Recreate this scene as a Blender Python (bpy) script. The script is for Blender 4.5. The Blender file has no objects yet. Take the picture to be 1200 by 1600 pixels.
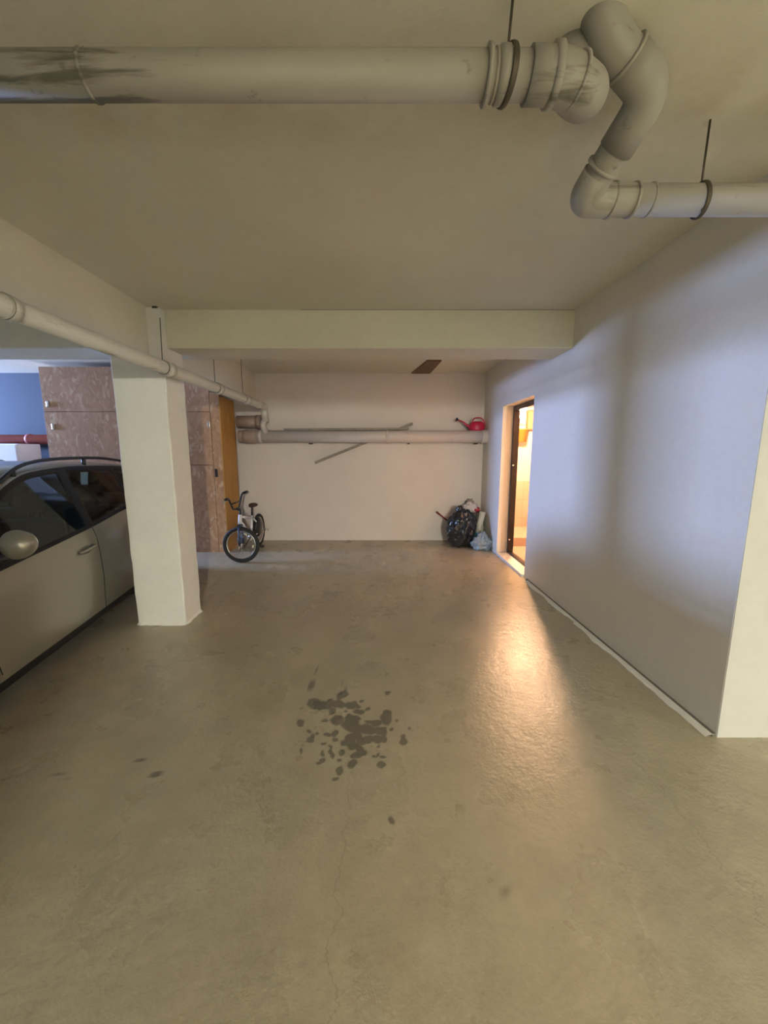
import bpy, bmesh, math, random
from mathutils import Vector, Matrix, noise
random.seed(7)
scn = bpy.context.scene
C = scn.collection
PI = math.pi

# ------------------------------------------------------------------ materials
def mat(name, col=(.5,.5,.5), rough=.6, metal=0.0, emis=None, estr=0, **kw):
    m = bpy.data.materials.new(name); m.use_nodes = True
    b = m.node_tree.nodes['Principled BSDF']
    b.inputs['Base Color'].default_value = (*col, 1)
    b.inputs['Roughness'].default_value = rough
    b.inputs['Metallic'].default_value = metal
    if emis:
        b.inputs['Emission Color'].default_value = (*emis, 1)
        b.inputs['Emission Strength'].default_value = estr
    for k, v in kw.items():
        b.inputs[k.replace('_', ' ')].default_value = v
    return m

class NT:
    def __init__(s, m): s.m = m; s.t = m.node_tree; s.b = s.t.nodes['Principled BSDF']
    def n(s, typ, **kw):
        x = s.t.nodes.new(typ)
        for k, v in kw.items(): setattr(x, k, v)
        return x
    def l(s, a, b): s.t.links.new(a, b)
    def pos(s, scale=(1,1,1)):
        g = s.n('ShaderNodeNewGeometry'); m = s.n('ShaderNodeMapping')
        m.inputs['Scale'].default_value = scale
        s.l(g.outputs['Position'], m.inputs['Vector']); return m.outputs['Vector']
    def objpos(s, scale=(1,1,1)):
        g = s.n('ShaderNodeTexCoord'); m = s.n('ShaderNodeMapping')
        m.inputs['Scale'].default_value = scale
        s.l(g.outputs['Object'], m.inputs['Vector']); return m.outputs['Vector']
    def noise(s, vec, scale=5, detail=4, rough=.55, dist=0):
        x = s.n('ShaderNodeTexNoise'); x.inputs['Scale'].default_value = scale
        x.inputs['Detail'].default_value = detail; x.inputs['Roughness'].default_value = rough
        x.inputs['Distortion'].default_value = dist
        s.l(vec, x.inputs['Vector']); return x.outputs['Fac']
    def ramp(s, fac, stops):
        r = s.n('ShaderNodeValToRGB'); e = r.color_ramp.elements
        while len(e) < len(stops): e.new(.5)
        for i, (p, c) in enumerate(stops):
            e[i].position = p
            e[i].color = (*c, 1) if isinstance(c, tuple) else (c, c, c, 1)
        s.l(fac, r.inputs['Fac']); return r.outputs['Color']
    def mix(s, fac, a, b, mode='MIX'):
        x = s.n('ShaderNodeMix', data_type='RGBA', blend_type=mode)
        for i, v in ((0, fac), (6, a), (7, b)):
            if isinstance(v, (int, float)): x.inputs[i].default_value = v
            elif isinstance(v, tuple): x.inputs[i].default_value = (*v, 1)
            else: s.l(v, x.inputs[i])
        return x.outputs[2]
    def math(s, op, a, b=0.0, c=None):
        x = s.n('ShaderNodeMath', operation=op)
        for i, v in enumerate((a, b, c)):
            if v is None: continue
            if isinstance(v, (int, float)): x.inputs[i].default_value = v
            else: s.l(v, x.inputs[i])
        return x.outputs[0]
    def bump(s, h, strength=.2, dist=.01):
        x = s.n('ShaderNodeBump'); x.inputs['Strength'].default_value = strength
        x.inputs['Distance'].default_value = dist
        s.l(h, x.inputs['Height']); s.l(x.outputs['Normal'], s.b.inputs['Normal'])

def plaster(name, c1, c2, rough=.85, scale=1.3, bump=.25):
    m = mat(name, c1, rough); t = NT(m); p = t.pos()
    n1 = t.noise(p, scale, 5, .6); n2 = t.noise(p, 22, 6, .65)
    base = t.mix(t.ramp(n1, [(.3, 0.0), (.7, 1.0)]), c1, c2)
    base = t.mix(.18, base, t.ramp(n2, [(.3, (.75,.74,.7)), (.7, (1.,1.,1.))]), 'MULTIPLY')
    t.l(base, t.b.inputs['Base Color'])
    t.bump(t.noise(p, 60, 5, .7), bump, .004)
    return m

M = {}
M['wall'] = plaster('white_plaster', (.82,.795,.72), (.77,.745,.67))
M['ceil'] = plaster('ceiling_paint', (.74,.715,.58), (.66,.635,.505), scale=1.0)
M['column'] = plaster('column_plaster', (.82,.815,.74), (.76,.75,.68), scale=2.5)
M['backwall'] = plaster('back_wall_plaster', (.76,.70,.65), (.70,.64,.59))
M['dark'] = mat('dark_metal', (.035,.028,.028), .4, .5)
M['black'] = mat('black_plastic', (.014,.014,.016), .42)
M['rubber'] = mat('tyre_rubber', (.016,.015,.015), .75)
M['chrome'] = mat('chrome', (.75,.75,.76), .18, 1.0)
M['whitepaint'] = mat('white_gloss_paint', (.72,.73,.75), .3)
M['crimson'] = mat('crimson_plastic', (.46,.012,.06), .38)
M['redwood'] = mat('red_painted_stick', (.22,.03,.025), .5)
M['wire'] = mat('rusty_wire', (.10,.085,.06), .6, .6)
M['orange'] = mat('orange_plastic', (.75,.16,.03), .4)
M['cream'] = mat('cream_paint', (.52,.46,.40), .7)
M['whitebox'] = mat('white_enamel', (.80,.81,.83), .45)
M['greybox'] = mat('grey_enamel', (.45,.48,.52), .5)
M['refl'] = mat('reflector', (.8,.75,.55), .2)
M['navy'] = mat('navy_fork_paint', (.03,.045,.075), .35, .3)

# pipe plastic with grime streaks
def pipe_mat(name, c, grime, amt):
    m = mat(name, c, .48); t = NT(m)
    n = t.noise(t.pos((1.2, 1.2, 9)), 2.6, 6, .65, .6)
    n2 = t.noise(t.pos((1,1,1)), 30, 4, .6)
    base = t.mix(t.ramp(n, [(.60, 0.0), (.74, amt)]), c, grime)
    base = t.mix(t.ramp(n2, [(.66, 0.0), (.74, .5)]), base, grime)
    t.l(base, t.b.inputs['Base Color']); t.bump(n2, .12, .004)
    return m
M['pipe'] = pipe_mat('white_pipe_plastic', (.54,.53,.47), (.16,.15,.11), .8)
m = mat('grimy_pipe_plastic', (.33,.32,.27), .5); M['pipeA'] = m; t = NT(m)
n = t.noise(t.pos((.9, 9, 9)), 2.2, 6, .6, .4)
g = t.n('ShaderNodeNewGeometry'); sx_ = t.n('ShaderNodeSeparateXYZ'); t.l(g.outputs['Position'], sx_.inputs[0])
lft = t.ramp(t.math('MULTIPLY', sx_.outputs[0], -1.0), [(.55, 0.0), (.9, .16)])
nn = t.math('ADD', n, lft)
base = t.mix(t.ramp(nn, [(.60, 0.0), (.70, .85)]), (.33,.32,.27), (.09,.085,.06))
n2 = t.noise(t.pos((1,1,1)), 14, 4, .6)
base = t.mix(t.ramp(n2, [(.66, 0.0), (.72, .6)]), base, (.13,.13,.11))
t.l(base, t.b.inputs['Base Color']); t.bump(n2, .12, .004)
M['pipe_ring'] = mat('pipe_joint', (.33,.32,.26), .6)
M['pipe_back'] = pipe_mat('dusty_pipe', (.56,.52,.49), (.22,.18,.14), .6)
M['rustpipe'] = pipe_mat('rust_stained_pipe', (.33,.25,.21), (.26,.09,.04), .9)
M['redpipe'] = mat('red_brown_pipe', (.28,.07,.06), .55)

# concrete floor
m = mat('concrete_floor', (.3,.3,.26), .42); M['floor'] = m; t = NT(m)
p = t.pos()
n1 = t.noise(p, .9, 6, .6, .5); n2 = t.noise(p, 5.5, 6, .62, .3); n3 = t.noise(p, 45, 4, .6)
base = t.mix(t.ramp(n1, [(.22, 0.0), (.78, 1.0)]), (.38,.332,.225), (.51,.448,.315))
base = t.mix(.5, base, t.ramp(n2, [(.15, (.62,.62,.60)), (.72, (1.,1.,1.))]), 'MULTIPLY')
base = t.mix(.2, base, t.ramp(n3, [(.3, (.7,.7,.7)), (.7, (1.,1.,1.))]), 'MULTIPLY')
at = t.n('ShaderNodeAttribute', attribute_name='stain')
base = t.mix(t.ramp(at.outputs['Fac'], [(.12, 0.0), (.7, .66)]), base, (.055,.055,.048))
at3 = t.n('ShaderNodeAttribute', attribute_name='pale')
base = t.mix(t.math('MULTIPLY', at3.outputs['Fac'], .8), base, (.60,.58,.52))
# cracks
sx = t.n('ShaderNodeSeparateXYZ'); t.l(p, sx.inputs[0])
wob = t.noise(t.pos((.01, 1, .01)), 7, 8, .7)
wob2 = t.noise(t.pos((.01, 1, .01)), 2.1, 3, .5)
def crack(x0, y0, y1, amp, wid=.0028):
    xx = t.math('ADD', x0 - amp*.5, t.math('MULTIPLY', wob, amp))
    xx = t.math('ADD', xx, t.math('MULTIPLY', t.math('SUBTRACT', wob2, .5), amp*1.5))
    d = t.math('ABSOLUTE', t.math('SUBTRACT', sx.outputs[0], xx))
    f = t.math('LESS_THAN', d, wid)
    f = t.math('MULTIPLY', f, t.math('GREATER_THAN', sx.outputs[1], y0))
    return t.math('MULTIPLY', f, t.math('LESS_THAN', sx.outputs[1], y1))
cr = t.math('MAXIMUM', crack(-.165, .3, 1.72, .16, .0016), crack(1.25, .5, 1.75, .22, .0016))
base = t.mix(t.math('MULTIPLY', cr, .32), base, (.07,.06,.05))
t.l(base, t.b.inputs['Base Color'])
rg = t.ramp(t.noise(p, 3.2, 5, .6), [(.3, .24), (.7, .36)])
t.l(rg, t.b.inputs['Roughness'])
h = t.math('ADD', t.math('MULTIPLY', t.noise(p, 14, 6, .7), 1.0), t.math('MULTIPLY', n3, .35))
t.bump(h, .34, .012)

# OSB
m = mat('osb_board', (.4,.27,.2), .75); M['osb'] = m; t = NT(m)
p = t.pos((1, 1, .55))
v = t.n('ShaderNodeTexVoronoi'); v.inputs['Scale'].default_value = 26; v.inputs['Randomness'].default_value = 1
dn = t.n('ShaderNodeTexNoise'); dn.inputs['Scale'].default_value = 6
t.l(p, dn.inputs['Vector'])
mx = t.n('ShaderNodeVectorMath', operation='ADD'); t.l(p, mx.inputs[0]); 
sc = t.n('ShaderNodeVectorMath', operation='SCALE'); t.l(dn.outputs['Color'], sc.inputs[0]); sc.inputs['Scale'].default_value = .25
t.l(sc.outputs[0], mx.inputs[1]); t.l(mx.outputs[0], v.inputs['Vector'])
sp = t.n('ShaderNodeSeparateColor'); t.l(v.outputs['Color'], sp.inputs[0])
c = t.ramp(sp.outputs[0], [(0, (.36,.20,.11)), (.5, (.41,.235,.13)), (.85, (.45,.27,.155)), (.97, (.52,.36,.23))])
fl = t.noise(t.pos((5,5,2.6)), 3.4, 3, .5, .25)
c = t.mix(t.ramp(fl, [(.66, 0.0), (.78, .4)]), c, (.62,.51,.41))
t.l(c, t.b.inputs['Base Color'])

m = mat('orange_plywood', (.42,.22,.06), .6); M['ply'] = m; t = NT(m)
w = t.noise(t.pos((6, 6, .5)), 5, 5, .6, .8)
t.l(t.ramp(w, [(.3, (.36,.18,.035)), (.7, (.52,.28,.07))]), t.b.inputs['Base Color'])
m = mat('grey_weathered_wood', (.3,.27,.22), .8); M['lath'] = m; t = NT(m)
w = t.noise(t.pos((3, 3, 3)), 9, 5, .6)
t.l(t.ramp(w, [(.3, (.22,.20,.165)), (.7, (.33,.305,.26))]), t.b.inputs['Base Color'])
m = mat('brown_board', (.17,.10,.05), .8); M['board'] = m
m = mat('wall_tiles', (.62,.46,.34), .25); M['tile'] = m; t = NT(m)
br = t.n('ShaderNodeTexBrick'); br.offset = 0
br.inputs['Color1'].default_value = (.42,.31,.25,1); br.inputs['Color2'].default_value = (.45,.335,.27,1)
br.inputs['Mortar'].default_value = (.34,.25,.2,1); br.inputs['Scale'].default_value = 1
br.inputs['Brick Width'].default_value = .25; br.inputs['Row Height'].default_value = .33
br.inputs['Mortar Size'].default_value = .004
g = t.n('ShaderNodeNewGeometry'); s1 = t.n('ShaderNodeSeparateXYZ'); cb = t.n('ShaderNodeCombineXYZ')
t.l(g.outputs['Position'], s1.inputs[0]); t.l(s1.outputs[0], cb.inputs[0]); t.l(s1.outputs[2], cb.inputs[1])
t.l(cb.outputs[0], br.inputs['Vector']); t.l(br.outputs['Color'], t.b.inputs['Base Color'])

M['paint'] = mat('silver_beige_car_paint', (.29,.278,.225), .34, .5, Coat_Weight=.6, Coat_Roughness=.08)
M['cabin'] = mat('dark_cabin_fabric', (.03,.03,.035), .85)
m = bpy.data.materials.new('tinted_car_glass'); m.use_nodes = True; M['glass'] = m; M['cartrim'] = mat('matt_black_car_trim', (.008,.008,.009), .75)
nt = m.node_tree; nt.nodes.clear()
o = nt.nodes.new('ShaderNodeOutputMaterial'); mixn = nt.nodes.new('ShaderNodeMixShader')
tr = nt.nodes.new('ShaderNodeBsdfTransparent'); tr.inputs[0].default_value = (.22,.30,.30,1)
gl = nt.nodes.new('ShaderNodeBsdfGlossy'); gl.inputs['Roughness'].default_value = .03
fr = nt.nodes.new('ShaderNodeFresnel'); fr.inputs[0].default_value = 1.5
nt.links.new(fr.outputs[0], mixn.inputs[0]); nt.links.new(tr.outputs[0], mixn.inputs[1])
nt.links.new(gl.outputs[0], mixn.inputs[2]); nt.links.new(mixn.outputs[0], o.inputs[0])

M['blackbag'] = mat('black_bin_bag_film', (.012,.014,.018), .22, Coat_Weight=.4)
M['clearbag'] = mat('pale_blue_plastic_film', (.36,.46,.55), .25, Transmission_Weight=.25, Alpha=.9)
M['whitebag'] = mat('white_carrier_bag', (.68,.62,.62), .4)
M['pinkbag'] = mat('brownish_pink_bag', (.42,.33,.30), .5)
M['redprint'] = mat('red_bag_print', (.55,.05,.07), .4)
M['greenbag'] = mat('grey_green_sack', (.36,.37,.30), .7)
M['card'] = mat('pale_card', (.66,.65,.55), .7)
M['bluecap'] = mat('light_blue_plastic', (.10,.36,.50), .35)
M['lamp_warm'] = mat('warm_bulb_glass', (1,1,1), .3, emis=(1,.57,.31), estr=4300)
M['lamp_green'] = mat('garage_lamp_glass', (1,1,1), .3, emis=(1,.965,.85), estr=480)

# ------------------------------------------------------------------ mesh helpers
def link(name, bm, m, parent=None, smooth=False, mats=None, loc=None):
    me = bpy.data.meshes.new(name)
    bmesh.ops.recalc_face_normals(bm, faces=bm.faces)
    if smooth:
        for f in bm.faces: f.smooth = True
    bm.to_mesh(me); bm.free()
    for x in (mats or [m]): me.materials.append(x)
    o = bpy.data.objects.new(name, me); C.objects.link(o)
    if parent: o.parent = parent
    return o
def tag(o, label=None, cat=None, group=None, kind=None):
    if label: o['label'] = label
    if cat: o['category'] = cat
    if group: o['group'] = group
    if kind: o['kind'] = kind
    return o
def empty(name, loc=(0,0,0), rz=0):
    o = bpy.data.objects.new(name, None); C.objects.link(o)
    o.location = loc; o.rotation_euler = (0,0,rz); o.empty_display_size = .1
    return o
def box(bm, x0, x1, y0, y1, z0, z1, bev=0, mi=0):
    r = bmesh.ops.create_cube(bm, size=1)
    vs = r['verts']
    for v in vs:
        v.co = Vector(((x0+x1)/2 + v.co.x*(x1-x0), (y0+y1)/2 + v.co.y*(y1-y0), (z0+z1)/2 + v.co.z*(z1-z0)))
    fs = set(f for v in vs for f in v.link_faces)
    for f in fs: f.material_index = mi
    if bev:
        es = list(set(e for v in vs for e in v.link_edges))
        bmesh.ops.bevel(bm, geom=es, offset=bev, segments=2, affect='EDGES', profile=.5)
def boxes(*bs, bev=0):
    bm = bmesh.new()
    for b in bs: box(bm, *b, bev=bev)
    return bm
def fillet(pts, r, n=8):
    pts = [Vector(p) for p in pts]; out = [pts[0]]
    for i in range(1, len(pts)-1):
        a, b, c = pts[i-1], pts[i], pts[i+1]
        d1 = (a-b); d2 = (c-b); k = min(r, d1.length*.48, d2.length*.48)
        s = b + d1.normalized()*k; e = b + d2.normalized()*k
        for j in range(n+1):
            u = j/n; out.append(s*(1-u)**2 + b*2*u*(1-u) + e*u*u)
    out.append(pts[-1]); return out
def tube(bm, pts, r, seg=16, caps=True, mi=0):
    pts = [Vector(p) for p in pts]; n = len(pts)
    rs = r if isinstance(r, (list, tuple)) else [r]*n
    tang = []
    for i in range(n):
        a = pts[max(i-1, 0)]; b = pts[min(i+1, n-1)]
        tang.append((b-a).normalized())
    t0 = tang[0]; up = Vector((0,0,1)) if abs(t0.z) < .9 else Vector((1,0,0))
    nrm = (up - t0*up.dot(t0)).normalized(); rings = []
    for i in range(n):
        t_ = tang[i]; nrm = (nrm - t_*nrm.dot(t_)).normalized(); bi = t_.cross(nrm)
        rings.append([bm.verts.new(pts[i] + (nrm*math.cos(2*PI*k/seg) + bi*math.sin(2*PI*k/seg))*rs[i]) for k in range(seg)])
    for i in range(n-1):
        for k in range(seg):
            f = bm.faces.new((rings[i][k], rings[i][(k+1)%seg], rings[i+1][(k+1)%seg], rings[i+1][k])); f.smooth = True; f.material_index = mi
    if caps:
        for q in (rings[0][::-1], rings[-1]):
            f = bm.faces.new(q); f.material_index = mi
    return rings
def ring(bm, c, ax, r0, w, seg=24, th=.006):
    c = Vector(c); ax = Vector(ax).normalized()
    tube(bm, [c-ax*w/2, c-ax*w/2*.7, c+ax*w/2*.7, c+ax*w/2], [r0, r0+th, r0+th, r0], seg)
def torus(bm, c, ax, R, r, seg=40, rs=10, oval=1.0):
    c = Vector(c); ax = Vector(ax).normalized()
    u = ax.orthogonal().normalized(); v = ax.cross(u)
    rings = []
    for i in range(seg):
        a = 2*PI*i/seg; d = u*math.cos(a)+v*math.sin(a)
        rings.append([bm.verts.new(c + d*(R + r*math.cos(2*PI*k/rs)) + ax*r*oval*math.sin(2*PI*k/rs)) for k in range(rs)])
    for i in range(seg):
        for k in range(rs):
            f = bm.faces.new((rings[i][k], rings[i][(k+1)%rs], rings[(i+1)%seg][(k+1)%rs], rings[(i+1)%seg][k])); f.smooth = True
def lathe(bm, prof, c=(0,0,0), seg=24):
    rings = []
    for (r, z) in prof:
        rings.append([bm.verts.new((c[0]+r*math.cos(2*PI*k/seg), c[1]+r*math.sin(2*PI*k/seg), c[2]+z)) for k in range(seg)])
    for i in range(len(prof)-1):
        for k in range(seg):
            f = bm.faces.new((rings[i][k], rings[i][(k+1)%seg], rings[i+1][(k+1)%seg], rings[i+1][k])); f.smooth = True
    bm.faces.new(rings[0][::-1]); bm.faces.new(rings[-1])
def blob(bm, c, rad, nz=.15, fr=3.0, seed=0, sub=4, fn=None):
    r = bmesh.ops.create_icosphere(bm, subdivisions=sub, radius=1)
    for v in r['verts']:
        d = v.co.normalized()
        q = d*fr + Vector((seed*3.1, seed*1.7, seed))
        k = 1 + nz*noise.noise(q) + nz*.6*noise.noise(q*2.3) + nz*.45*abs(noise.noise(q*5.1)) + nz*.25*noise.noise(q*9.7)
        s = Vector((d.x*rad[0], d.y*rad[1], d.z*rad[2]))*k
        if fn: s = fn(d, s)
        v.co = Vector(c) + s
    for f in bm.faces: f.smooth = True
def sst(a, b, x):
    t_ = max(0, min(1, (x-a)/(b-a))); return t_*t_*(3-2*t_)

def fz(x, y):       # the slab drains gently towards the parking bays on the left
    return -.20*(1-sst(-1.95, 1.5, x))*(1-sst(4.3, 5.9, y))

H = 2.77
# ------------------------------------------------------------------ floor
spots = [(492,1100,9,7),(498,1105,6,4),(511,1101,9,6),(516,1098,5,5),(529,1100,10,5),(536,1085,8,4),(530,1090,4,3),(549,1102,9,5),(556,1104,5,3),
 (561,1112,8,3),(520,1112,6,4),(526,1126,8,6),(532,1121,5,3),(508,1126,5,3),(548,1132,12,7),(556,1139,10,6),(546,1122,6,5),(558,1122,6,3),(572,1139,10,6),
 (581,1141,5,5),(588,1130,8,4),(576,1128,5,2),(604,1122,7,9),(604,1114,6,5),(592,1142,8,5),(600,1144,5,6),(590,1155,9,5),(600,1155,6,6),(575,1155,7,5),(565,1158,6,5),
 (556,1150,8,4),(549,1153,8,5),(543,1160,9,4),(552,1165,8,5),(562,1171,6,4),(558,1180,8,4),(569,1177,4,4),(550,1193,7,5),(531,1205,5,5),(524,1217,5,3),(505,1177,3,4),(503,1188,5,3),
 (497,1193,3,2),(519,1180,3,6),(516,1172,2,4),(515,1167,2,2),(485,1156,5,4),(488,1151,3,4),(482,1143,3,3),(496,1146,2,2),(523,1146,4,4),(513,1148,5,2),(524,1156,4,3),(506,1161,4,1.5),
 (534,1176,4,4),(530,1188,3,2),(598,1183,4,2),(596,1195,6,4),(586,1182,5,2),(630,1159,5,5),(630,1151,3,3),(612,1140,3,2),(537,1061,5,3),(488,1073,4,2),(495,1049,2,2),(605,1083,4,2),
 (470,1130,5,5),(470,1173,2,3),(96,1214,8,4),(221,1188,6,3),(247,1210,6,5),(243,1210,3,6),(612,1283,4,5),(793,1397,3,7),(591,1178,2,2),(620,1127,2,2),(540,1112,3,2),(478,1065,3,2),(507,1062,3,1),
 (612,1585,8,4),(640,1138,2,2),(591,1166,2,2),(565,1095,3,2),(575,1108,3,2)]
th = math.radians(8.8); CT, ST = math.cos(th), math.sin(th)
def toimg(x, y, z):     # where a floor point of the surveyed stains lies, seen from the survey point
    zc = y*CT - (z-1.5)*ST; yc = y*ST + (z-1.5)*CT
    return (600+601*x/zc, 800-601*yc/zc)
def lin(a, b, n): return [a+(b-a)*i/n for i in range(n)]
xs = lin(-9.6,-3,14)+lin(-3,-1.6,20)+lin(-1.6,-1.0,12)+lin(-1.0,-.62,14)+lin(-.62,.35,121)+lin(.35,1.0,16)+lin(1.0,6.3,22)+[6.3]
ys = lin(-6.3,.3,20)+lin(.3,1.3,26)+lin(1.3,2.4,122)+lin(2.4,6.7,44)+[6.7]
me = bpy.data.meshes.new('floor'); vs = []; st = []; pl = []
for y in ys:
    for x in xs:
        z = fz(x, y); vs.append((x, y, z)); s = 0
        if .3 < y < 3.2 and -2.6 < x < 1.3:
            u, v_ = toimg(x, y, z)
            wx = u + 3.5*noise.noise(Vector((x*25, y*25, 0))); wy = v_ + 3*noise.noise(Vector((x*25, y*25, 7)))
            for (a, b, ra, rb) in spots:
                d = ((wx-a)/(ra*.98))**2 + ((wy-b)/(rb*1.02))**2
                if d < 2.2: s = max(s, min(1, (2.2-d)/1.5))
        st.append(s)
        pl.append(0)
nx = len(xs)
fs = [(j*nx+i, j*nx+i+1, (j+1)*nx+i+1, (j+1)*nx+i) for j in range(len(ys)-1) for i in range(nx-1)]
me.from_pydata(vs, [], fs)
for nm, dat in (('stain', st), ('pale', pl)):
    a = me.attributes.new(nm, 'FLOAT', 'POINT'); a.data.foreach_set('value', dat)
for pg in me.polygons: pg.use_smooth = True
me.materials.append(M['floor'])
floor = bpy.data.objects.new('floor', me); C.objects.link(floor)
tag(floor, 'stained olive grey concrete garage floor', kind='structure')

def lean(bm):        # the side wall is not quite square to the rest
    for v in bm.verts: v.co.x += .032 - .0265*(v.co.y-1.84)
    return bm
def struct(name, bm, m, label=None, cat=None, parent=None):
    o = link(name, bm, m, parent)
    if not parent: tag(o, label, cat, kind='structure')
    return o
m = M['ceil']; t = NT(m); old = t.b.inputs['Base Color'].links[0].from_socket
p = t.pos(); sx = t.n('ShaderNodeSeparateXYZ'); t.l(p, sx.inputs[0])
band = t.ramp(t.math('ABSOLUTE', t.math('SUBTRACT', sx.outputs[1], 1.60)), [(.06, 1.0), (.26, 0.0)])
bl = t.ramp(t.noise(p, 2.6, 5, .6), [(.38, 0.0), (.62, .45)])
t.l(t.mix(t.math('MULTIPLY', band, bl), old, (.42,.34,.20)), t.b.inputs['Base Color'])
struct('trim_5', boxes((-.75,1.72,3.698,3.71,2.7672,2.7705)), M['wire'], 'thin dark crack where the cross beam meets the ceiling')
struct('ceiling', boxes((-9.6,6.2,-6.3,6.7,H,H+.2)), M['ceil'], 'plain painted concrete ceiling slab of the garage')
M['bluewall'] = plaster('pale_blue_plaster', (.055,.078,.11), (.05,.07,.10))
struct('wall_back_left', boxes((-9.6,-4.93,6.49,6.5,-.1,H)), M['bluewall'], 'blue-lit back wall beyond the parked car')
struct('wall_back', boxes((-9.6,1.75,6.5,6.7,-.1,H)), M['backwall'], 'dusty white back wall carrying the long pipe')
# right wall with doorway (y 4.5..5.55)
DY0, DY1, DZ = 4.5, 5.56, 2.14
bm = boxes((1.74,1.90,1.845,DY0,-.1,H), (1.74,1.90,DY1,6.6,-.1,H), (1.74,1.90,DY0,DY1,DZ,H))
struct('wall_right', lean(bm), M['wall'], 'grey white side wall with the lit doorway')
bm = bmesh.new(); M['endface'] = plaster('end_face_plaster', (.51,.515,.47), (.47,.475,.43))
box(bm, 1.773, 6.2, 1.84, 1.99, -.1, H, bev=.001)
struct('wall_front_right', bm, M['endface'], 'bright end face of the side wall at the right edge')
struct('wall_rear', boxes((-9.6,6.2,-6.3,-6.1,-.3,H)), M['wall'], 'rear wall behind the viewer')
struct('wall_far_right', boxes((6.1,6.3,-6.2,1.9,-.3,H)), M['wall'], 'far right wall around the corner')
struct('wall_left', boxes((-9.7,-9.5,-6.2,4.75,-.3,H), (-9.7,-9.5,6.25,6.6,-.3,H), (-9.7,-9.5,4.75,6.25,-.3,1.95), (-9.7,-9.5,4.75,6.25,2.66,H)), M['wall'], 'left wall with the high daylight window')

# column, beams
bm = bmesh.new(); box(bm, -2.46, -1.98, 3.62, 3.97, -.26, H, bev=.012)
for v in bm.verts:
    if v.co.z < 1: v.co.x += .006*math.sin(v.co.y*9)
bmesh.ops.subdivide_edges(bm, edges=[e for e in bm.edges if abs(e.verts[0].co.z-e.verts[1].co.z) > 1], cuts=30)
for v in bm.verts:
    k = .006; q = v.co*6
    v.co += Vector((noise.noise(q), noise.noise(q+Vector((9,0,0))), 0))*k
o = link('concrete_column', bm, M['column'], smooth=False)
tag(o, 'square pale green-white concrete column beside the parked car', 'column', kind='structure')
# plaster skirt around the column foot
bm = bmesh.new()
rr = []
for k in range(40):
    a = 2*PI*k/40; cx = max(-1, min(1, 1.35*math.cos(a))); cy = max(-1, min(1, 1.35*math.sin(a)))
    e = .014 + .022*noise.noise(Vector((math.cos(a)*3, math.sin(a)*3, 1)))
    rr.append([bm.verts.new((-2.22+cx*(.24+e), 3.795+cy*(.175+e), -.199)), bm.verts.new((-2.22+cx*.235, 3.795+cy*.17, -.165))])
for k in range(40):
    bm.faces.new((rr[k][0], rr[(k+1)%40][0], rr[(k+1)%40][1], rr[k][1]))
struct('trim_1', bm, M['column'], 'rough mortar fillet around the foot of the column')
bm = bmesh.new(); box(bm, -9.5, 1.75, 3.70, 4.14, 2.44, H+.01, bev=.012)
tag(link('cross_beam', bm, M['ceil']), 'broad concrete beam crossing the ceiling from column to side wall', 'beam', kind='structure')
bm = boxes((-2.45,-2.10,-6.1,3.70,2.36,H+.01), (-2.45,-2.10,4.14,6.5,2.36,H+.01))
tag(link('long_beam', bm, M['ceil']), 'concrete beam running over the column towards the back wall', 'beam', kind='structure')

tag(link('rear_cutoff_beam', boxes((-2.1,6.1,-2.4,-2.0,2.19,H+.01)), M['ceil']), 'unseen cross beam placed behind the viewer to cut off the rear lamp', 'beam', kind='structure')  # placed unseen to keep the rear lamp off the ceiling and pipes
struct('wall_shadow_stub', boxes((-3.2,.44,-3.3,-3.1,-.3,H)), M['wall'], 'unseen wall stub added behind the viewer to shade the left floor')  # added out of view, keeps rear lamp light off the left floor and car
# mortar strip along right wall
bm = bmesh.new(); prev = None
for i in range(90):
    y = 1.845 + i*(4.35-1.845)/89
    w = .05 + .03*noise.noise(Vector((y*4, 0, 0))) + .008*noise.noise(Vector((y*15, 0, 0)))
    if .55 < (y-1.9)/2.45 < .60: w = .03
    cur = [bm.verts.new((1.735-w, y, .001+fz(1.68,y))), bm.verts.new((1.735-w*.7, y, .010)), bm.verts.new((1.722, y, .014)), bm.verts.new((1.722, y, .0))]
    if prev:
        for a in range(3): bm.faces.new((prev[a], prev[a+1], cur[a+1], cur[a]))
    prev = cur
struct('trim_2', lean(bm), M['column'], 'pale mortar strip along the foot of the side wall')
M['joint'] = mat('grimy_joint', (.16,.145,.11), .8)
bm = boxes((1.722,1.7405,1.85,4.4,.0,.016))
struct('trim_3', lean(bm), M['joint'], 'dark joint between side wall and mortar strip')

# ------------------------------------------------------------------ utility room behind the door
struct('wall_utility_back', boxes((1.90,3.9,6.9,7.05,-.1,H)), M['cream'], 'cream wall of the lit utility room')
struct('wall_utility_right', boxes((3.8,3.95,4.2,6.9,-.1,H)), M['cream'], 'side wall of the lit utility room')
struct('wall_utility_near', boxes((1.90,3.9,4.2,4.35,-.1,H)), M['cream'], 'near wall of the lit utility room')
struct('wall_utility_left', boxes((1.76,1.90,6.6,7.0,-.1,H)), M['cream'], 'narrow left return of the lit utility room')
struct('ceiling_utility', boxes((1.7,3.95,6.7,7.1,H,H+.2)), M['ceil'], 'ceiling over the back of the utility room')
bm = boxes((1.90,3.8,4.35,6.9,-.1,.03))
struct('floor_utility', bm, M['tile'], 'beige tiled floor of the lit utility room')
struct('trim_4', boxes((1.90,3.8,6.885,6.9,.03,.99)), M['tile'], 'beige tile dado inside the lit room')
bm = boxes((1.92,3.2,5.95,6.885,.03,.17), bev=.008)
tag(link('tiled_step', bm, M['tile']), 'low beige tiled step on the floor of the lit room', 'step')
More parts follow.
